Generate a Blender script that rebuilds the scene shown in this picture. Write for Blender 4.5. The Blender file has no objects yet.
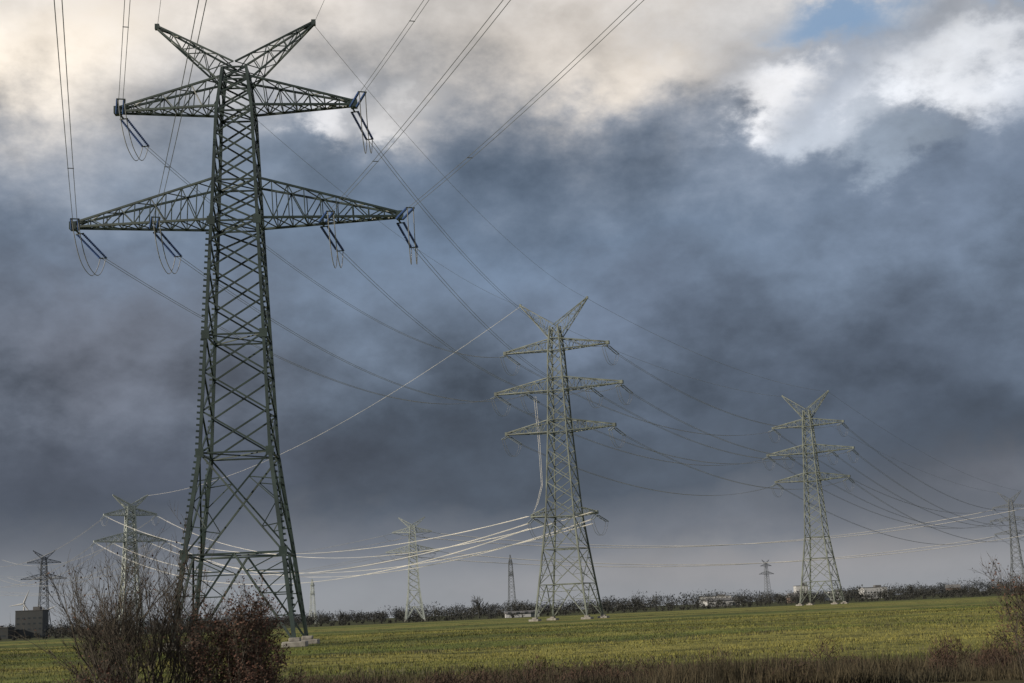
import bpy, math, random
import numpy as np
from mathutils import Vector, Matrix
random.seed(7); rng=np.random.default_rng(7)
sc=bpy.context.scene
sc.view_settings.view_transform='Standard'; sc.view_settings.look='None'; sc.view_settings.exposure=0

# ------------------------------------------------ camera
CAMH=2.2
cam=bpy.data.objects.new("camera",bpy.data.cameras.new("camera"))
sc.collection.objects.link(cam); sc.camera=cam
cam.data.lens=51.3; cam.data.sensor_width=36; cam.data.clip_end=20000; cam.data.clip_start=.1
cam.matrix_world=Matrix.Translation((0,0,CAMH))@Matrix.Rotation(math.radians(100.5),4,'X')@Matrix.Rotation(math.radians(-2.6),4,'Z')

# ------------------------------------------------ sun
SUN_EL=20; SUN_AZ=246   # compass-like azimuth (0=+Y, clockwise): behind-left
sd=Vector((math.sin(math.radians(SUN_AZ))*math.cos(math.radians(SUN_EL)),math.cos(math.radians(SUN_AZ))*math.cos(math.radians(SUN_EL)),math.sin(math.radians(SUN_EL))))
sl=bpy.data.lights.new("sun","SUN"); sl.energy=4.8; sl.angle=math.radians(.5); sl.color=(1,.88,.70)
so=bpy.data.objects.new("sun",sl); sc.collection.objects.link(so); so.rotation_euler=sd.to_track_quat('Z','Y').to_euler(); so.location=(-50,-50,80)

# ------------------------------------------------ world
w=bpy.data.worlds.new("World"); sc.world=w; w.use_nodes=True
w.cycles.sampling_method='MANUAL'; w.cycles.sample_map_resolution=256
nt=w.node_tree; nt.nodes.clear(); L=nt.links
def N(t,**k):
    n=nt.nodes.new(t)
    for a,b in k.items(): setattr(n,a,b)
    return n
def put(sock,v):
    if isinstance(v,bpy.types.NodeSocket): L.new(v,sock)
    else: sock.default_value=v
def M(op,a,b=0.0,c=0.0,clamp=False):
    n=N('ShaderNodeMath',operation=op,use_clamp=clamp)
    put(n.inputs[0],a); put(n.inputs[1],b); put(n.inputs[2],c); return n.outputs[0]
def noise(vec,scale,detail=6,rough=.55,dist=0.0,off=(0,0,0),stretch=(1,1,1)):
    mp=N('ShaderNodeMapping'); L.new(vec,mp.inputs[0]); mp.inputs[1].default_value=off; mp.inputs[3].default_value=stretch
    n=N('ShaderNodeTexNoise'); L.new(mp.outputs[0],n.inputs['Vector']); n.inputs['Scale'].default_value=scale
    n.inputs['Detail'].default_value=detail; n.inputs['Roughness'].default_value=rough; n.inputs['Distortion'].default_value=dist
    return n.outputs['Fac']
def mixc(f,a,b):
    n=N('ShaderNodeMix',data_type='RGBA'); put(n.inputs[0],f)
    put(n.inputs[6],a if isinstance(a,bpy.types.NodeSocket) else (*a,1)); put(n.inputs[7],b if isinstance(b,bpy.types.NodeSocket) else (*b,1)); return n.outputs[2]
def sstep(v,a,b):
    n=N('ShaderNodeMapRange',interpolation_type='SMOOTHSTEP'); L.new(v,n.inputs[0]); n.inputs[1].default_value=a; n.inputs[2].default_value=b; return n.outputs[0]
tc=N('ShaderNodeTexCoord'); D=tc.outputs['Generated']
sx=N('ShaderNodeSeparateXYZ'); L.new(D,sx.inputs[0])
az=M('MULTIPLY',M('ARCTAN2',sx.outputs[0],sx.outputs[1]),57.2958)
el=M('MULTIPLY',M('ARCSINE',sx.outputs[2]),57.2958)
st=(1,1,1.5)
nA=noise(D,4.0,7,.55,.0,(3.1,0,1.7),st); nB=noise(D,4.0,7,.55,.0,(9.3,4,2.2),st)
nF=noise(D,13,9,.60,.0,(1,7,3),st); nG=noise(D,7.5,7,.52,.0,(5,1,8),st)
azw=M('ADD',az,M('ADD',M('MULTIPLY',M('SUBTRACT',nA,.5),9),M('MULTIPLY',M('SUBTRACT',nF,.5),8)))
fade=M('MINIMUM',M('ADD',M('MULTIPLY',M('MAXIMUM',el,0),.10),.12),1)
elw=M('ADD',el,M('MULTIPLY',M('ADD',M('MULTIPLY',M('SUBTRACT',nB,.5),7),M('MULTIPLY',M('SUBTRACT',nF,.5),7)),fade))
rampin=M('DIVIDE',elw,40,clamp=True)
rp=N('ShaderNodeValToRGB'); L.new(rampin,rp.inputs[0]); cr=rp.color_ramp
stops=[(0,(.28,.292,.312)),(1.3,(.25,.268,.295)),(2.6,(.165,.18,.21)),(4.5,(.080,.098,.127)),(7,(.080,.102,.137)),(10.5,(.118,.152,.206)),(15,(.138,.182,.252)),(18.5,(.21,.245,.305)),(21.5,(.40,.405,.42)),(26,(.52,.50,.48)),(40,(.40,.40,.42))]
while len(cr.elements)<len(stops): cr.elements.new(.5)
for e,(p,c) in zip(cr.elements,stops): e.position=p/40; e.color=(*c,1)
col=rp.outputs[0]
def blob(a,e,sa,se,k,sharp=False):
    da=M('DIVIDE',M('SUBTRACT',azw,a),sa); de=M('DIVIDE',M('SUBTRACT',elw,e),se)
    s=M('ADD',M('MULTIPLY',da,da),M('MULTIPLY',de,de))
    g=M('EXPONENT',M('MULTIPLY',s,-1))
    if sharp: g=sstep(g,.12,1.05)
    return M('MULTIPLY',g,k,clamp=True)
for a,e,sa,se,c,k,sh in [
 (-9,17,8,2.6,(.14,.185,.25),.6,0),(-1,16.5,8,2.6,(.112,.16,.235),.65,0),
 (-17,10,7,4,(.165,.18,.222),.75,0),(-15,5.5,9,1.6,(.076,.088,.118),.7,0),
 (15,9,8,3.2,(.085,.108,.15),.7,0),(5,12,5,2.2,(.14,.178,.25),.5,0),
 (-19,22,6.0,3.2,(.90,.81,.70),1.0,0),(-9.5,24,6,2.0,(.72,.66,.60),.8,0),
 (-6.0,19.6,1.5,1.1,(.66,.66,.68),.9,1),(-3.0,20.0,1.5,.8,(.62,.62,.63),.9,1),
 (3,22.5,6.5,2.6,(.60,.55,.50),.85,0),(7,20.6,3.8,1.6,(.68,.61,.53),.8,0),
 (18,15.2,5,2.2,(.15,.19,.26),.7,0),
 (14,19.3,5,1.6,(.34,.38,.45),.7,0),
 (11.6,18.9,2.4,1.3,(.88,.88,.90),.95,1),(18.8,18.6,4.0,1.4,(.74,.76,.80),.95,1),(14.6,17.6,2.2,1.1,(.46,.50,.56),.75,1),(16.5,16.4,2.6,.9,(.26,.31,.38),.8,1),(19,4.2,4,1.0,(.18,.19,.22),.6,0),
 (9,1.3,12,.8,(.34,.32,.32),.5,0)]:
    col=mixc(blob(a,e,sa,se,k,sh),col,c)
puff=M('SUBTRACT',sstep(nG,.49,.58),M('MULTIPLY',sstep(nG,.52,.40),.8))
mod=M('ADD',M('MULTIPLY',puff,.17),M('MULTIPLY',M('SUBTRACT',nF,.5),1.35))
mod=M('ADD',mod,M('MULTIPLY',M('SUBTRACT',nA,.5),.7))
mod=M('MAXIMUM',M('ADD',M('MULTIPLY',mod,fade),1.05),.64)
vm=N('ShaderNodeVectorMath',operation='SCALE'); L.new(col,vm.inputs[0]); L.new(mod,vm.inputs[3])
bgC=N('ShaderNodeBackground'); L.new(vm.outputs[0],bgC.inputs[0]); bgC.inputs[1].default_value=1
sky=N('ShaderNodeTexSky'); sky.sky_type='NISHITA'; sky.sun_disc=False; sky.sun_elevation=math.radians(SUN_EL); sky.sun_rotation=math.radians(SUN_AZ)
bgS=N('ShaderNodeBackground'); L.new(sky.outputs[0],bgS.inputs[0]); bgS.inputs[1].default_value=.15
hole=M('MULTIPLY',M('MAXIMUM',sstep(blob(15.3,21.8,3.4,2.0,1.1),.28,1.0),M('MULTIPLY',sstep(blob(21.0,21.0,2.6,1.0,1.0),.3,1.0),.5)),.9)
ms=N('ShaderNodeMixShader'); L.new(hole,ms.inputs[0]); L.new(bgC.outputs[0],ms.inputs[1]); L.new(bgS.outputs[0],ms.inputs[2])
wo=N('ShaderNodeOutputWorld'); L.new(ms.outputs[0],wo.inputs[0])

# ------------------------------------------------ materials
def mat(name,c1,c2=None,rough=.7,scale=3.0,metal=0,island=False,coord='Object',bump=0):
    m=bpy.data.materials.new(name); m.use_nodes=True; t=m.node_tree; b=t.nodes['Principled BSDF']
    b.inputs['Roughness'].default_value=rough; b.inputs['Metallic'].default_value=metal
    c2=c2 or tuple(x*.7 for x in c1)
    tcn=t.nodes.new('ShaderNodeTexCoord'); nz=t.nodes.new('ShaderNodeTexNoise'); nz.inputs['Scale'].default_value=scale; nz.inputs['Detail'].default_value=3
    t.links.new(tcn.outputs[coord],nz.inputs['Vector'])
    mx=t.nodes.new('ShaderNodeMix'); mx.data_type='RGBA'; mx.inputs[6].default_value=(*c1,1); mx.inputs[7].default_value=(*c2,1)
    rr=t.nodes.new('ShaderNodeMapRange'); rr.inputs[1].default_value=.35; rr.inputs[2].default_value=.65
    t.links.new(nz.outputs['Fac'],rr.inputs[0]); src=rr.outputs[0]
    if island:
        g=t.nodes.new('ShaderNodeNewGeometry'); a=t.nodes.new('ShaderNodeMath'); a.operation='ADD'
        t.links.new(g.outputs['Random Per Island'],a.inputs[0]); t.links.new(src,a.inputs[1])
        h=t.nodes.new('ShaderNodeMath'); h.operation='MULTIPLY'; h.inputs[1].default_value=.5; t.links.new(a.outputs[0],h.inputs[0]); src=h.outputs[0]
    t.links.new(src,mx.inputs[0]); t.links.new(mx.outputs[2],b.inputs['Base Color'])
    if bump:
        bp=t.nodes.new('ShaderNodeBump'); bp.inputs['Strength'].default_value=bump; t.links.new(nz.outputs['Fac'],bp.inputs['Height']); t.links.new(bp.outputs[0],b.inputs['Normal'])
    return m
m_t1=mat("green_steel_cloud_shaded",(.034,.056,.052),(.016,.029,.030),.5,.6)  # green paint darkened; cloud shade over the main pylon put into the colour
m_t2=mat("weathered_green_steel",(.14,.165,.145),(.060,.075,.068),.6,.4)
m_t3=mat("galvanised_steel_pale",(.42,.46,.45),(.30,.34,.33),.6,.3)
m_t4=mat("steel_far_hazed",(.12,.135,.15),(.09,.105,.125),.8,.3)  # distance haze mixed into the steel colour
m_t5=mat("steel_very_far_hazed",(.14,.155,.18),(.12,.135,.16),.9,.3)  # thicker haze put into the colour of the farthest steel
m_t6=mat("steel_far_dark_hazed",(.085,.098,.12),(.07,.082,.10),.9,.3)  # bluish haze painted into this darker far steel
m_ins=mat("blue_glazed_insulator",(.04,.09,.26),(.03,.06,.17),.3,2)
m_ins2=mat("grey_insulator",(.22,.26,.30),None,.4,2)
m_wireA=mat("aluminium_conductor_shaded",(.15,.17,.19),(.09,.10,.12),.5,.2)  # near aluminium, its unlit look painted in as a darker colour
m_wireB=mat("aluminium_conductor_sunlit",(.72,.70,.66),(.5,.5,.48),.5,.1)  # same aluminium; bright sunlight put into the base colour
m_wireC=mat("aluminium_conductor_mid_tone",(.30,.31,.32),(.20,.21,.23),.5,.1)  # same aluminium in a mid tone; sun angle set by colour
m_con=mat("concrete",(.30,.29,.27),(.18,.17,.16),.9,2,bump=.3)

# ------------------------------------------------ mesh builder
class MB:
    def __init__(s): s.v=[]; s.f=[]; s.m=[]
    def beam(s,p,q,w,mi=0,h=None):
        p=Vector(p); q=Vector(q); d=q-p
        if d.length<1e-5: return
        d.normalize(); up=Vector((0,0,1)) if abs(d.z)<.9 else Vector((0,1,0))
        a=d.cross(up).normalized(); b=a.cross(d); a*=w/2; b*=(h or w)/2; n=len(s.v)
        for c in (p,q):
            for i,j in ((1,1),(-1,1),(-1,-1),(1,-1)): s.v.append(c+a*i+b*j)
        s.f+= [(n,n+1,n+2,n+3),(n+7,n+6,n+5,n+4)]+[(n+i,n+4+i,n+4+(i+1)%4,n+(i+1)%4) for i in range(4)]; s.m+=[mi]*6
    def tube(s,pts,rads,k=4,mi=0):
        n0=len(s.v); pts=[Vector(p) for p in pts]
        for i,p in enumerate(pts):
            d=(pts[min(i+1,len(pts)-1)]-pts[max(i-1,0)]); d.normalize()
            up=Vector((0,0,1)) if abs(d.z)<.92 else Vector((0,1,0))
            a=d.cross(up).normalized(); b=a.cross(d); r=rads[i] if hasattr(rads,'__len__') else rads
            for j in range(k):
                t=2*math.pi*j/k; s.v.append(p+a*math.cos(t)*r+b*math.sin(t)*r)
        for i in range(len(pts)-1):
            for j in range(k):
                s.f.append((n0+i*k+j,n0+i*k+(j+1)%k,n0+(i+1)*k+(j+1)%k,n0+(i+1)*k+j)); s.m.append(mi)
    def string(s,p,q,nd,r,mi=0):
        p=Vector(p);q=Vector(q); pts=[];rs=[]
        for i in range(nd):
            for o,rr in ((.0,.3),(.2,1),(.45,.8),(.6,.3)): pts.append(p.lerp(q,(i+o)/nd)); rs.append(r*rr)
        pts.append(q); rs.append(r*.3); s.tube(pts,rs,6,mi)
    def box(s,c,d,mi=0,rot=0):
        n=len(s.v); R=Matrix.Rotation(rot,3,'Z')
        for z in (-.5,.5):
            for x,y in ((-.5,-.5),(.5,-.5),(.5,.5),(-.5,.5)): s.v.append(Vector(c)+R@Vector((x*d[0],y*d[1],z*d[2])))
        s.f+=[(n+3,n+2,n+1,n),(n+4,n+5,n+6,n+7)]+[(n+i,n+(i+1)%4,n+4+(i+1)%4,n+4+i) for i in range(4)]; s.m+=[mi]*6
    def obj(s,name,mats,parent=None,mw=None):
        me=bpy.data.meshes.new(name); me.from_pydata([tuple(v) for v in s.v],[],s.f)
        for m in mats: me.materials.append(m)
        me.polygons.foreach_set('material_index',s.m); me.update()
        o=bpy.data.objects.new(name,me); sc.collection.objects.link(o)
        if parent: o.parent=parent
        return o

def lerp(a,b,t): return a+(b-a)*t
# ------------------------------------------------ lattice pylons
def prof(P,z):
    for (z0,h0),(z1,h1) in zip(P,P[1:]):
        if z<=z1: return lerp(h0,h1,(z-z0)/(z1-z0))
    return P[-1][1]
def body(mb,P,levels,wl,wb,horiz,sub_below):
    C=lambda z,i:(lambda h:Vector(((-h,h,h,-h)[i],(-h,-h,h,h)[i],z)))(prof(P,z))
    for n,(a,b) in enumerate(zip(levels,levels[1:])):
        lw=wl*(1 if a<sub_below else .8)
        for i in range(4):
            j=(i+1)%4
            mb.beam(C(a,i),C(b,i),lw)
            if n==0:   # portal bracing: inverted V with sub-members
                mid=(C(b,i)+C(b,j))/2
                for f in (i,j):
                    mb.beam(C(a,f),mid,wb*1.2)
                    for t in (.3,.55,.8):
                        q=C(a,f).lerp(mid,t); mb.beam(q,C(lerp(a,b,t),f),wb*.7); mb.beam(q,C(lerp(a,b,min(1,t+.22)),f),wb*.6)
            else:
                mb.beam(C(a,i),C(b,j),wb); mb.beam(C(a,j),C(b,i),wb)
                if a<sub_below:
                    for f,g in ((i,j),(j,i)):
                        for (e0,e1) in ((a,b),(b,a)):
                            q=C(e0,f).lerp(C(e1,g),.25); mz=lerp(e0,e1,.28); mb.beam(q,C(mz,f),wb*.6); mb.beam(q,C(lerp(e0,e1,.5),f),wb*.55)
            if b in horiz or b<=sub_below: mb.beam(C(b,i),C(b,j),wb)
        if b in horiz: mb.beam(C(b,0),C(b,2),wb*.7); mb.beam(C(b,1),C(b,3),wb*.7)
def arm(mb,s,P,zb,zt,xt,ztip,n,w,tipw=.3):
    hb,ht=prof(P,zb),prof(P,zt)
    def B(t,y): return Vector((s*lerp(hb,xt,t),y*lerp(hb,tipw,t),lerp(zb,ztip,t)))
    def T(t,y): return Vector((s*lerp(ht,xt,t),y*lerp(ht,tipw,t),lerp(zt,ztip+.4,t)))
    for y in (-1,1):
        mb.beam(B(0,y),B(1,y),w*1.4); mb.beam(T(0,y),T(1,y),w*1.3)
        for i in range(n):
            a,b=i/n,(i+1)/n
            mb.beam(B(a,y),T(b,y),w*.65) if i%2 else mb.beam(T(a,y),B(b,y),w*.65)
            mb.beam(B(b,y),T(b,y),w*.6)
    for i in range(n):
        a,b=i/n,(i+1)/n
        mb.beam(B(a,-1),B(b,1),w*.6); mb.beam(B(a,1),B(b,-1),w*.6); mb.beam(B(b,-1),B(b,1),w*.6)
        mb.beam(T(a,-1 if i%2 else 1),T(b,1 if i%2 else -1),w*.6)
    mb.box((s*xt,0,ztip+.15),(.7,1.0,.8))
def peak(mb,s,P,zb,zc,xt,zt,n,w):
    hb=prof(P,zb); hc=prof(P,zc)
    def B(t,y): return Vector((s*lerp(hb,xt,t),y*lerp(hb,.12,t),lerp(zb,zt-.2,t)))
    def T(t,y): return Vector((s*lerp(.1,xt,t),y*lerp(hc,.12,t),lerp(zc,zt+.1,t)))
    for y in (-1,1):
        mb.beam(B(0,y),B(1,y),w*1.2); mb.beam(T(0,y),T(1,y),w*1.2)
        for i in range(n):
            a,b=i/n,(i+1)/n
            mb.beam(B(a,y),T(b,y),w*.6) if i%2 else mb.beam(T(a,y),B(b,y),w*.6)
            if i: mb.beam(B(a,y),T(a,y),w*.6)
    for i in range(n):
        a,b=i/n,(i+1)/n
        mb.beam(B(a,-1 if i%2 else 1),B(b,1 if i%2 else -1),w*.6); mb.beam(T(a,-1 if i%2 else 1),T(b,1 if i%2 else -1),w*.6)
    mb.box((s*xt,0,zt),(.45,.45,.6))

DAN=dict(P=[(0,5.85),(9,4.75),(19,3.45),(43,2.35),(55,1.85),(60,1.25)],
 levels=[0.3,9,19,23.2,27.2,31,34.6,38,41,43,45.2,47.4,50,52.6,55,57,58.6,60],horiz={9,19,31,43,47.4,55,58.6,60},sub=18.9,
 arms=[(43.2,47.6,16.9,43.4,9),(55.6,59.0,12.4,55.8,7)],pk=(58.4,60.6,8.3,65.2),
 att=[(-16.7,43.3),(-8.7,43.2),(8.7,43.2),(16.7,43.3),(-12.2,55.7),(12.2,55.7)],ew=[(-8.3,65),(8.3,65)])
TRI=dict(P=[(0,6.2),(12,4.7),(23.4,3.4),(43,2.3),(62.5,1.55),(68.5,1.0)],
 levels=[0.3,8,16,23.4,27.5,31.5,35.3,39,43,46,49.5,52.9,56,59.3,62.5,65.5,68.5],horiz={8,16,23.4,43,46,52.9,56,62.5,65.5},sub=23,
 arms=[(43.2,46,13.3,43.6,7),(53,56,15.6,53.4,8),(62.7,65.3,12.8,63,7),(23.6,25.6,7.8,23.8,4)],pk=(65.5,68.8,8.4,74.4),
 att=[(-13,43.4),(13,43.4),(-15.3,53.2),(-8,53.1),(8,53.1),(15.3,53.2),(-12.5,62.8),(12.5,62.8),(-7.6,23.6),(7.6,23.6)],ew=[(-8.4,74.2),(8.4,74.2)])
TR3=dict(TRI); TR3['arms']=TRI['arms'][:3]; TR3['att']=TRI['att'][:8]
END=dict(DAN); END['arms']=[(43.2,47.6,9,43.4,5),(55.6,59.0,7,55.8,4)]; END['att']=[]; END['pk']=(58.4,60.6,2.5,65.2)
def pylon(kind,pos,ang,scale,mt,mi_,dirs,wmul=1,bolts=False,detail=True,name="electricity_pylon",drops=(1.4,1.4)):
    e=bpy.data.objects.new(name,None); sc.collection.objects.link(e)
    e.location=pos; e.rotation_euler=(0,0,ang); e.scale=(scale,)*3; e.empty_display_size=5
    K=kind; mb=MB()
    body(mb,K['P'],K['levels'],.38*wmul,.165*wmul,K['horiz'],K['sub'])
    for (zb,zt,xt,zz,n) in K['arms']:
        for s in (-1,1): arm(mb,s,K['P'],zb,zt,xt,zz,n,.16*wmul,1.2 if xt<8 else .3)
    for s in (-1,1): peak(mb,s,K['P'],*K['pk'],5,.15*wmul)
    if bolts:
        for i,(sx_,sy_) in enumerate(((-1,-1),(1,-1),(-1,1))):
            z=3.2
            while z<42:
                h=prof(K['P'],z); mb.beam((sx_*h,sy_*h,z),(sx_*(h+.48),sy_*(h+.05),z+.04),.09,0,.2); z+=.62
        for s in (-1,1):
            for z in (9,19,31,43):
                h=prof(K['P'],z); mb.box((s*h,-h-.2,z),(.8,.05,.9))
    mb.obj("lattice_structure",[mt],e)
    fb=MB()
    h=K['P'][0][1]
    for x in (-h,h):
        for y in (-h,h):
            fb.box((x,y,.12),(2.3,2.3,.55)); fb.box((x,y,.58),(1.1,1.1,.36))
    fo=fb.obj("concrete_footings",[m_con],e)
    bv=fo.modifiers.new("bevel","BEVEL"); bv.width=.08; bv.segments=2
    ib=MB(); R=Matrix.Rotation(-ang,3,'Z'); W=Matrix.Translation(pos)@Matrix.Rotation(ang,4,'Z')@Matrix.Scale(scale,4)
    out={}
    loc=[R@Vector((d[0],d[1],0)) for d in dirs]
    Ls=5.2
    for ai,(x,z) in enumerate(K['att']):
        ends=[]
        for di,d in enumerate(loc):
            sdv=Vector((-d.y,d.x,0)).normalized()
            p0=Vector((x,0,z-.15)); p1=p0+d*.9+Vector((0,0,-.2)); p2=p0+d*(.9+Ls)+Vector((0,0,-drops[di]))
            for o in (-.34,.34):
                ib.string(p1+sdv*o,p2+sdv*o,18 if detail else 7,.15*(1 if detail else 1.3),0)
            ib.beam(p0,p1,.14,1); ib.beam(p1-sdv*.45,p1+sdv*.45,.10,1); ib.beam(p2-sdv*.45,p2+sdv*.45,.10,1)
            ends.append((p2,sdv)); out[('a',ai,di)]=W@p2
        if len(ends)>=2:
            a,sa=ends[0]; b,sb=ends[1]
            for o in (-.3,.3):
                pts=[]
                for i in range(15):
                    t=i/14; p=(a+Vector((o,0,0))).lerp(b+Vector((o,0,0)),t); p.z-=3.4*(1-abs(2*t-1)**2.6); pts.append(p)
                ib.tube(pts,.045,4,2)
    for ei,(x,z) in enumerate(K['ew']):
        out[('e',ei)]=W@Vector((x,0,z))
    if ib.v: ib.obj("insulator_strings",[mi_,mt,m_wireC],e)
    return out
def unit(a,b): 
    v=Vector((b[0]-a[0],b[1]-a[1])); v.normalize(); return v
p0=(66,-176,0); p1=(-28,147,0); p2=(10.3,340,0); p3=(104,518,0); p4=(284,850,0); p5=(-175.5,660,0); p6=(-57.6,780,0)
d10=unit(p1,p0); d12=unit(p1,p2); d23=unit(p2,p3); d34=unit(p3,p4)
A0=pylon(DAN,p0,math.atan2(-(p1[0]-p0[0]),p1[1]-p0[1]),1,m_t1,m_ins,[unit(p0,p1),-unit(p0,p1)])
A1=pylon(DAN,p1,math.radians(2.5),1,m_t1,m_ins,[d10,d12],1,True,drops=(.5,1.6))
A2=pylon(TRI,p2,math.radians(-20),1,m_t2,m_ins2,[-d12,d23],.95)
A3=pylon(TR3,p3,math.radians(-27.5),1,m_t2,m_ins2,[-d23,d34],1.05,detail=False)
A4=pylon(TR3,p4,math.radians(-28),.78,m_t4,m_ins2,[-d34,d34],1.4,detail=False)
d52=unit(p5,p2)
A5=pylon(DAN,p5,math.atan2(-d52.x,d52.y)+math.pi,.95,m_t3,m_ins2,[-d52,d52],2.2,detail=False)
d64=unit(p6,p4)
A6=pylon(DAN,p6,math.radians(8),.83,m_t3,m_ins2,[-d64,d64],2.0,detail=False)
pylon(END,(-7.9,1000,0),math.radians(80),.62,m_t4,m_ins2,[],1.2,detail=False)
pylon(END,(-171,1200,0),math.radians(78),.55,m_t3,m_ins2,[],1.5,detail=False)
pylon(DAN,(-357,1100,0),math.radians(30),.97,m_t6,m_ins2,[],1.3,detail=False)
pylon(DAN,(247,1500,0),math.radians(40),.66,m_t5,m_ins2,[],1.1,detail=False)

# ------------------------------------------------ conductors
def wire(mb,a,b,sag,r,n=40,off=Vector((0,0,0))):
    pts=[]
    for i in range(n+1):
        t=i/n; p=a.lerp(b,t)+off; p.z-=4*sag*t*(1-t); pts.append(p)
    mb.tube(pts,r,4)
    return pts
def span(pairs,sag,r,m,twin=.4,n=40,sp=0):
    mb=MB()
    for pr in pairs:
        a,b=pr[0],pr[1]; s=pr[2] if len(pr)>2 else sag; tw=twin if len(pr)<4 else pr[3]
        d=(b-a); sv=Vector((-d.y,d.x,0)).normalized()
        if tw:
            P=wire(mb,a,b,s,r,n,sv*tw/2); wire(mb,a,b,s,r,n,-sv*tw/2)
            if sp:
                for i in range(3,n,sp): mb.beam(P[i]+sv*.05,P[i]-sv*(tw+.05),.06)
        else: wire(mb,a,b,s,r*.8,n)
    return mb.obj("overhead_power_line",[m])
span([(A1[('a',i,0)],A0[('a',i,0)],8.5,.42) for i in range(6)]+[(A1[('e',i)],A0[('e',i)],6,0) for i in (0,1)],8,.028,m_wireA,sp=13)
span([(A1[('a',0,1)],A2[('a',2,0)]),(A1[('a',1,1)],A2[('a',3,0)]),(A1[('a',2,1)],A2[('a',4,0)]),(A1[('a',3,1)],A2[('a',5,0)]),
      (A1[('a',4,1)],A2[('a',6,0)]),(A1[('a',5,1)],A2[('a',7,0)]),(A1[('e',0)],A2[('e',0)],4,0),(A1[('e',1)],A2[('e',1)],4,0)],6.5,.032,m_wireC)
span([(A2[('a',i,1)],A3[('a',i,0)]) for i in range(8)]+[(A2[('e',i)],A3[('e',i)],4,0) for i in (0,1)],7,.045,m_wireC,.5)
span([(A3[('a',i,1)],A4[('a',i,0)]) for i in range(8)]+[(A3[('e',i)],A4[('e',i)],6,0) for i in (0,1)],11,.055,m_wireC,.5)
c4=[A4[('a',i,1)] for i in range(8)]; dv=Vector((d34.x,d34.y,0))*400
span([(c,c+dv) for c in c4],11,.05,m_wireC,.5)
u3=Vector((0,0,1))
span([(A5[('a',0,1)],A2[('a',8,0)]-u3*1.2,15),(A5[('a',1,1)],A2[('a',8,0)],12.5),(A5[('a',2,1)],A2[('a',9,0)]-u3*1,12),(A5[('a',3,1)],A2[('a',9,0)],14),
      (A5[('a',4,1)],A2[('a',8,0)]+u3*1.6,12),(A5[('a',5,1)],A2[('a',9,0)]+u3*1.6,14)],12,.045,m_wireB,.5)
span([(A5[('e',1)],A2[('e',0)],9,0)],9,.055,m_wireB,0)
span([(A6[('a',i,1)],A4[('a',j,0)],s) for i,j,s in ((0,0,11),(3,1,11),(4,6,13),(5,7,13))],12,.14,m_wireB,.6)
span([(A5[('a',i,0)],A5[('a',i,0)]-Vector((d52.x,d52.y,0))*350) for i in range(6)],11,.06,m_wireC,.5)
span([(A6[('a',i,0)],A6[('a',i,0)]-Vector((d64.x*.7,d64.y-.6,0)).normalized()*380) for i in range(6)],11,.05,m_wireC,.5)
mb=MB(); Wm=Matrix.Translation(p2)@Matrix.Rotation(math.radians(-20),4,'Z')
for x0,x1 in ((-5.9,-5.0),(-5.4,-4.7)):
    mb.tube([Wm@Vector((x0,-.5,52)),Wm@Vector((lerp(x0,x1,.5)+.2,-.8,42)),Wm@Vector((x1,-.8,31)),Wm@Vector((x1-1.2,-1,27)),Wm@Vector((-7.6,-1,24))],.04,4)
mb.obj("conductor_down_lead",[m_wireB])

# ------------------------------------------------ ground
def gh(x,y):
    x=np.asarray(x,float); y=np.asarray(y,float)
    f=np.clip((420-np.hypot(x,y))/250,0,1)
    return f*(.10*np.sin(x*.11+y*.05)+.07*np.sin(y*.21-x*.06+1)+.05*np.sin(x*.31+2)*np.sin(y*.27))-.05
def axis(lo,hi,near_lo,near_hi,st_):
    a=list(np.arange(near_lo,near_hi+.01,st_)); s=st_; v=near_hi
    while v<hi: s*=1.25; v=min(hi,v+s); a.append(v)
    s=st_; v=near_lo
    while v>lo: s*=1.25; v=max(lo,v-s); a.insert(0,v)
    return np.array(a)
xs=axis(-9000,9000,-90,90,2.0); ys=axis(-6000,12000,20,220,2.0)
X,Y=np.meshgrid(xs,ys); Z=gh(X,Y)
V=np.stack([X.ravel(),Y.ravel(),Z.ravel()],1); nx,ny=len(xs),len(ys)
F=[(j*nx+i,j*nx+i+1,(j+1)*nx+i+1,(j+1)*nx+i) for j in range(ny-1) for i in range(nx-1)]
me=bpy.data.meshes.new("ground"); me.from_pydata(V.tolist(),[],F); me.polygons.foreach_set('use_smooth',[True]*len(F))
g=bpy.data.objects.new("ground",me); sc.collection.objects.link(g)
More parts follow.
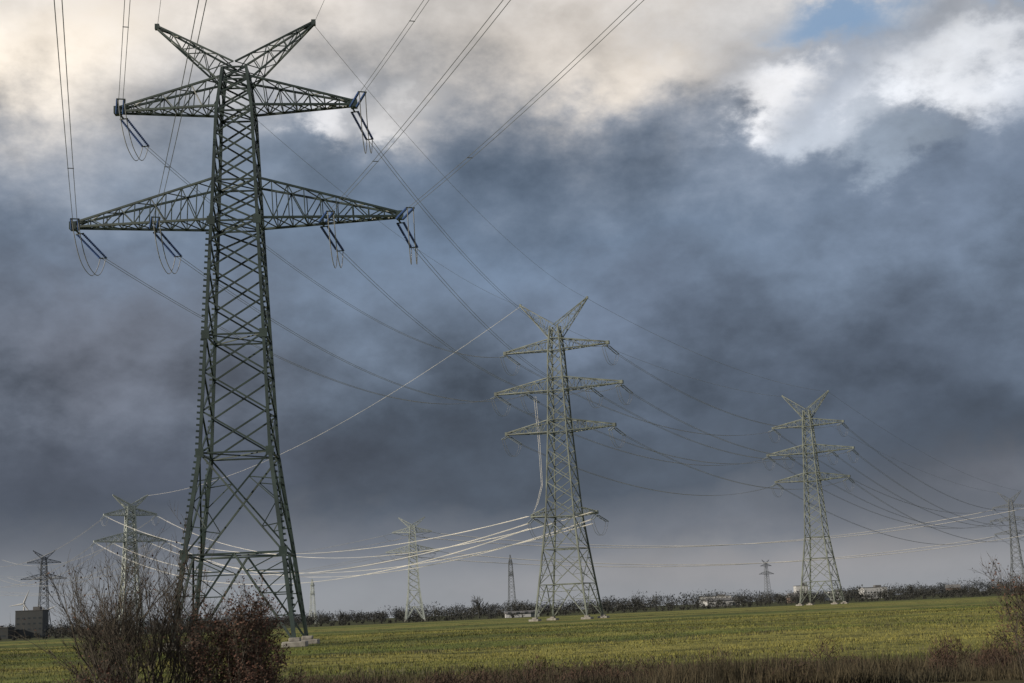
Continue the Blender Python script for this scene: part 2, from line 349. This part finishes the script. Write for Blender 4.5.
def turf(name,blade=False):
    m=bpy.data.materials.new(name); m.use_nodes=True; t=m.node_tree; b=t.nodes['Principled BSDF']; b.inputs['Roughness'].default_value=.95
    b.inputs['Specular IOR Level'].default_value=.1
    tn=t.nodes.new
    tcx=tn('ShaderNodeTexCoord')
    def tnoise(scale,stretch,detail=5,rough=.6):
        mp=tn('ShaderNodeMapping'); mp.inputs[3].default_value=stretch; t.links.new(tcx.outputs['Object'],mp.inputs[0])
        nz=tn('ShaderNodeTexNoise'); nz.inputs['Scale'].default_value=scale; nz.inputs['Detail'].default_value=detail; nz.inputs['Roughness'].default_value=rough
        t.links.new(mp.outputs[0],nz.inputs['Vector']); return nz.outputs['Fac']
    def tmr(s,a,b2):
        r=tn('ShaderNodeMapRange'); r.inputs[1].default_value=a; r.inputs[2].default_value=b2; t.links.new(s,r.inputs[0]); return r.outputs[0]
    def tmix(f,a,bb):
        n=tn('ShaderNodeMix'); n.data_type='RGBA'; t.links.new(f,n.inputs[0])
        for k,v in ((6,a),(7,bb)):
            if isinstance(v,tuple): n.inputs[k].default_value=(*v,1)
            else: t.links.new(v,n.inputs[k])
        return n.outputs[2]
    c=tmix(tmr(tnoise(.045,(.30,1.0,0)),.42,.58),(.125,.155,.040),(.060,.080,.026))
    c=tmix(tmr(tnoise(.012,(.30,1.6,0)),.46,.56),c,(.21,.20,.060))
    c=tmix(tmr(tnoise(.35,(.55,1,0),6,.7),.48,.64),c,(.046,.054,.022))
    if blade:
        gg=tn('ShaderNodeNewGeometry'); c=tmix(tmr(gg.outputs['Random Per Island'],.2,1.8),c,(.18,.16,.065))
    else:
        c=tmix(tmr(tnoise(6,(1,1,0),3),.5,.75),c,(.095,.095,.04))
    sp_=tn('ShaderNodeSeparateXYZ'); t.links.new(tcx.outputs['Object'],sp_.inputs[0])
    def ylim(ns,amp,a,b2,c,cc):
        wob=tn('ShaderNodeMath'); wob.operation='MULTIPLY_ADD'; t.links.new(tnoise(ns,(1,1,0),3),wob.inputs[0]); wob.inputs[1].default_value=amp; t.links.new(sp_.outputs[1],wob.inputs[2])
        return tmix(tmr(wob.outputs[0],a,b2),c,cc)
    if not blade: c=ylim(.02,60,560,640,c,(.045,.05,.025))
    c=ylim(.15,26,74,54,c,(.056,.050,.025))  # brown rough grass up close, foreground cloud shade painted into its dark tone
    t.links.new(c,b.inputs['Base Color'])
    if not blade:
        bp=tn('ShaderNodeBump'); bp.inputs['Strength'].default_value=.6; bp.inputs['Distance'].default_value=.3; t.links.new(tnoise(1.2,(1,1,1),6,.75),bp.inputs['Height']); t.links.new(bp.outputs[0],b.inputs['Normal'])
    return m
me.materials.append(turf("pasture"))

def tri_object(name,V,mats,mi=None,quad=False):
    k=4 if quad else 3; n=len(V)//k
    me=bpy.data.meshes.new(name); me.vertices.add(len(V)); me.vertices.foreach_set('co',np.asarray(V,np.float32).ravel())
    me.loops.add(n*k); me.loops.foreach_set('vertex_index',np.arange(n*k,dtype=np.int32))
    me.polygons.add(n); me.polygons.foreach_set('loop_start',np.arange(0,n*k,k,dtype=np.int32)); me.polygons.foreach_set('loop_total',np.full(n,k,np.int32))
    for q in mats: me.materials.append(q)
    me.update(); me.validate()
    o=bpy.data.objects.new(name,me); sc.collection.objects.link(o); return o
def blades(x,y,h,wd,lean=.35):
    n=len(x); a=rng.uniform(0,2*np.pi,n); z=gh(x,y)-.02
    dx,dy=np.cos(a)*wd/2,np.sin(a)*wd/2; la=rng.uniform(0,2*np.pi,n); lm=rng.uniform(0,lean,n)*h
    V=np.empty((n,3,3)); V[:,0]=np.stack([x-dx,y-dy,z],1); V[:,1]=np.stack([x+dx,y+dy,z],1)
    V[:,2]=np.stack([x+np.cos(la)*lm,y+np.sin(la)*lm,z+h],1); return V.reshape(-1,3)
def cl(x,y,s,ph=0):
    return .5+.25*np.sin(x*s+ph+2*np.sin(y*s*.7+ph))+.25*np.sin(y*s*1.7-x*s*.6+1.3*ph)
n=150000; y=38+ (rng.random(n)**1.5)*190; x=(rng.random(n)-.5)*2*(.42*y+3)
h=rng.uniform(.04,.13,n)*(.5+.9*cl(x,y,.35,1)*cl(x,y,1.3,4)+.2); h*=1+y/260
tri_object("pasture_grass",blades(x,y,h,.03+y*.0004,.8),[turf("grass_blades",True)])
# rush tussocks, grouped in drifts
nt_=2200; cy=50+rng.random(nt_)**1.3*330; cx=(rng.random(nt_)-.5)*2*(.42*cy+3)
kp=rng.random(nt_)<np.clip(cl(cx*.35,cy,.11,2)*1.5-.35,0.05,1); cx=cx[kp]; cy=cy[kp]
idx=np.repeat(np.arange(len(cx)),36); x=cx[idx]+rng.normal(0,.5,len(idx)); y=cy[idx]+rng.normal(0,.28,len(idx))
mr=mat("rushes",(.05,.058,.026),(.09,.078,.038),.8,.3,island=True)
tri_object("rush_tussocks",blades(x,y,rng.uniform(.08,.28,len(idx)),.05,.6),[mr])
# rough dry vegetation along the near bank
n=130000; y=36.5+rng.random(n)**1.6*21; x=(rng.random(n)-.5)*2*(.42*y+2)
d=np.clip(cl(x,y,.42,.3)*.5+cl(x,y,1.1,2)*.35+cl(x,y,2.9,5)*.25,0,1); keep=rng.random(n)<(.05+1.3*d**2); x=x[keep];y=y[keep];d=d[keep]
h=(.10+.72*d**2.6+.40*(rng.random(len(x))**9))*np.clip(1.25-(y-36)/24,.3,1.2)
mdry=mat("dead_weeds",(.080,.062,.034),(.026,.025,.015),.9,.35,island=True)
tri_object("dry_weeds",blades(x,y,h,rng.uniform(.014,.035,len(x)),.6),[mdry])
Vs=[]
for i in range(60):
    by=rng.uniform(37.5,46); bx=rng.uniform(-1,1)*(.40*by); hh=rng.uniform(.35,.95)*(1 if i%5 else 1.3); rr=rng.uniform(.4,1.3); k=420
    u=rng.normal(0,1,(k,3)); u/=np.linalg.norm(u,axis=1)[:,None]; u[:,2]=abs(u[:,2])
    c=u*(rng.random(k)**.4)[:,None]*np.array([rr,rr,hh])+np.array([bx,by,0])
    dd=rng.normal(0,1,(k,3)); dd[:,2]=abs(dd[:,2])+.4; dd/=np.linalg.norm(dd,axis=1)[:,None]; ln=rng.uniform(.1,.32,k)[:,None]
    sdv=np.cross(dd,rng.normal(0,1,(k,3))); sdv/=np.linalg.norm(sdv,axis=1)[:,None]
    Vs.append(np.stack([c-sdv*.012,c+sdv*.012,c+dd*ln],1).reshape(-1,3))
tri_object("bramble_scrub",np.concatenate(Vs),[mat("bramble",(.070,.038,.026),(.03,.022,.016),.9,.6,island=True)])

# ------------------------------------------------ bare shrubs
m_twig=mat("shrub_bark",(.070,.060,.047),(.032,.027,.022),.9,4)
m_leaf=mat("withered_leaves",(.10,.040,.024),(.04,.024,.016),.8,2,island=True)
def shrub(pos,height,spread,nst,seed,leaves=0,name="bare_shrub",thin=1.0,lean=.42):
    R=random.Random(seed); mb=MB(); tips=[]
    def grow(p,d,l,r,lv):
        k=4 if lv<2 else 3; pts=[p]; rs=[r]; dd=d.copy()
        for i in range(k):
            dd=(dd+Vector((R.gauss(0,.13),R.gauss(0,.13),R.gauss(.04,.09)))).normalized()
            p=p+dd*l/k; pts.append(p); rs.append(r*(1-.62*(i+1)/k))
        mb.tube(pts,rs,3)
        if lv>=2: tips.append(pts)
        if lv>=4: return
        nc=[5,4,4,3][lv]
        for c in range(nc):
            t=R.uniform(.2,1); q=pts[min(k-1,int(t*k))].lerp(pts[min(k,int(t*k)+1)],R.random())
            ang=R.uniform(0,6.283); sp=R.uniform(.3,.8)
            side=dd.orthogonal().normalized(); side.rotate(Matrix.Rotation(ang,3,dd))
            nd=(dd+side*sp+Vector((0,0,.22))).normalized()
            grow(q,nd,l*R.uniform(.42,.70),max(r*.5,.0035),lv+1)
    for i in range(nst):
        a=R.uniform(0,6.283); rr=R.uniform(0,.45)*spread
        base=Vector((math.cos(a)*rr,math.sin(a)*rr*.7,-.1)); out=R.uniform(.03,lean)
        d=Vector((math.cos(a)*out,math.sin(a)*out,1)).normalized()
        grow(base,d,height*R.uniform(.42,.66),.030*height/3.5*thin,0)
    e=bpy.data.objects.new(name,None); sc.collection.objects.link(e); e.location=pos
    mb.obj("twigs",[m_twig],e)
    if leaves:
        V=[]
        for i in range(leaves):
            q=R.choice(tips); p=q[R.randrange(len(q))]+Vector((R.gauss(0,.05),R.gauss(0,.05),R.gauss(0,.05)))
            a=Vector((R.gauss(0,1),R.gauss(0,1),R.gauss(0,1))).normalized(); bb=a.orthogonal().normalized(); s=R.uniform(.015,.04)
            V+= [tuple(p-a*s),tuple(p+bb*s*.6),tuple(p+a*s),tuple(p-bb*s*.6)]
        o=tri_object("withered_leaves",np.array(V),[m_leaf],quad=True); o.parent=e
shrub((-8.6,33,0),3.95,1.5,14,1,500,lean=.24)
shrub((-9.3,34,0),3.3,1.0,9,5,300,lean=.25)
shrub((-7.8,33.5,0),3.8,1.3,11,2,500,lean=.24)
shrub((-6.5,33,0),2.9,1.2,12,3,6000,lean=.3)
shrub((-5.8,32.5,0),2.3,.8,9,13,4500,lean=.3)
shrub((11.4,33,0),2.9,1.3,12,4,2500,lean=.35)
shrub((-8.9,31.5,0),1.5,1.8,12,9,1500)
shrub((12.2,34,0),2.3,1.4,8,14,1200)

# ------------------------------------------------ distant trees
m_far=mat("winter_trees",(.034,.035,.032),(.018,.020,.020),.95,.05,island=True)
m_far2=mat("winter_trees_hazy",(.050,.058,.07),(.038,.044,.055),.95,.05,island=True)  # haze over the far woodland is put into the tree colour
def treemass(name,n,yr,hr,mt,tri=110,sz=.75,xl=.45):
    Vs=[]
    for i in range(n):
        y=random.uniform(*yr); x=random.uniform(-1,1)*xl*y
        H=random.uniform(*hr)*(.6+.55*float(cl(np.array(x),np.array(0.),.02,2))+.35*float(cl(np.array(x),np.array(0.),.09,1)))
        cw=H*random.uniform(.4,.8)
        u=rng.normal(0,1,(tri,3)); u/=np.linalg.norm(u,axis=1)[:,None]; rad=rng.random(tri)**.45
        c=u*rad[:,None]*np.array([cw,cw,H*.42])+np.array([x,y,H*.5])
        tt=rng.normal(0,sz*.5,(tri,3,3))*np.array([1,1,1.3]); Vs.append((c[:,None,:]+tt).reshape(-1,3))
        Vs.append(np.array([[x-.25,y,-.2],[x+.25,y,-.2],[x,y,H*.8]]))
    return tri_object(name,np.concatenate(Vs),[mt])
treemass("hedgerow",420,(600,690),(1.0,2.4),m_far,50,.4)
treemass("distant_tree_line",760,(850,1100),(3.2,8.5),m_far,110,.62)
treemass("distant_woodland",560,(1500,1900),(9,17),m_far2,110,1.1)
def tree(pos,H,seed,mt):
    R=random.Random(seed); mb=MB()
    def grow(p,d,l,r,lv):
        pts=[p]; rs=[r]; dd=d
        for i in range(3):
            dd=(dd+Vector((R.gauss(0,.12),R.gauss(0,.12),R.gauss(.02,.08)))).normalized(); p=p+dd*l/3; pts.append(p); rs.append(r*(1-.15*(i+1)))
        mb.tube(pts,rs,4 if lv<2 else 3)
        if lv>=4: return
        for c in range(4 if lv else 6):
            q=pts[R.choice((1,2,3,3))]; side=dd.orthogonal().normalized(); side.rotate(Matrix.Rotation(R.uniform(0,6.28),3,dd))
            grow(q,(dd+side*R.uniform(.4,.9)+Vector((0,0,.15))).normalized(),l*R.uniform(.55,.75),r*.55,lv+1)
    grow(Vector(pos),Vector((0,0,1)),H*.36,H*.035,0); mb.obj("bare_tree",[mt])
for i,(x,y,H) in enumerate(((-22,720,14),(-6,900,10),(62,840,11),(150,800,9),(-95,760,9),(235,900,11),(-140,800,9))): tree((x,y,-.1),H,20+i,m_far)

# ------------------------------------------------ buildings
m_wh=mat("white_cladding",(.46,.47,.49),(.38,.39,.41),.6,.2); m_br=mat("brick",(.13,.10,.085),(.10,.075,.065),.9,1)
m_dk=mat("dark_cladding",(.05,.055,.06),(.035,.04,.045),.7,.1); m_rf=mat("roofing",(.12,.12,.125),None,.8,.5); m_gl=mat("window_glass",(.05,.06,.07),None,.15,1)
def building(name,pos,rot,L_,D_,H_,wall,roof='gable',rh=2.5,nw=8):
    e=bpy.data.objects.new(name,None); sc.collection.objects.link(e); e.location=pos; e.rotation_euler=(0,0,rot)
    a=MB(); a.box((0,0,H_/2),(L_,D_,H_)); a.obj("walls",[wall],e)
    r=MB()
    if roof=='gable':
        l,d=L_/2+.4,D_/2+.5
        r.v=[Vector(v) for v in ((-l,-d,H_+.01),(l,-d,H_+.01),(l,d,H_+.01),(-l,d,H_+.01),(-l,0,H_+rh),(l,0,H_+rh))]; r.f=[(0,1,5,4),(2,3,4,5),(0,4,3),(1,2,5),(3,2,1,0)]; r.m=[0]*5
    else:
        r.box((0,0,H_+.2),(L_+.4,D_+.4,.4)); r.box((L_*.2,0,H_+.4+rh/2),(L_*.25,D_*.4,rh))
    r.obj("roof",[m_rf],e)
    wdw=MB()
    for s in range(max(1,int(H_//3.5))):
        for i in range(nw):
            wdw.box((-L_/2+L_*(i+.5)/nw,-D_/2-.03,1.8+s*3.3),(L_/nw*.45,.08,.9))
    wdw.box((L_*.3,-D_/2-.06,1.05),(min(4,L_*.1),.1,2.1)); wdw.obj("windows_and_door",[m_gl],e)
building("farm_shed",(-1,620,0),.05,14,8,1.7,m_wh,'gable',.9,4)
building("warehouse",(128,960,0),.1,22,12,3.6,m_wh,'gable',1.6,5)
building("warehouse",(160,1240,0),-.1,26,16,7.5,m_wh,'flat',1)
building("office_block",(232,1240,0),.0,10,12,13,m_wh,'flat',2,4)
building("warehouse",(292,1240,0),.1,20,14,9,m_wh,'flat',1.5)
building("warehouse",(262,1250,0),.1,14,14,7,m_wh,'flat',1.5)
building("brick_farmhouse",(176,960,0),.2,10,8,3.6,m_br,'gable',2.6,4)
building("brick_farmhouse",(385,1330,0),-.2,12,9,6,m_br,'gable',3,4)
building("industrial_building",(-299,900,0),.1,16,16,16,m_dk,'flat',2,5)
building("industrial_building",(-320,880,0),.1,30,16,6.5,m_dk,'flat',1,6)
def turbine(pos,H,ph):
    e=bpy.data.objects.new("wind_turbine",None); sc.collection.objects.link(e); e.location=pos
    a=MB(); a.tube([(0,0,0),(0,0,H)],[2.4,1.4],8); a.box((0,0,H+1),(3,6,3)); a.obj("tower_and_nacelle",[m_wh],e)
    bl=MB()
    for k in range(3):
        an=ph+k*2.0944; v=Vector((math.sin(an),0,math.cos(an))); o=Vector((0,-4,H+1))
        bl.tube([o,o+v*4,o+v*H*.3,o+v*H*.48],[1.2,2.0,1.2,.4],5)
    bl.obj("rotor_blades",[m_wh],e)
turbine((-1013,3000,0),62,.4); turbine((-1000,3100,0),48,1.2)
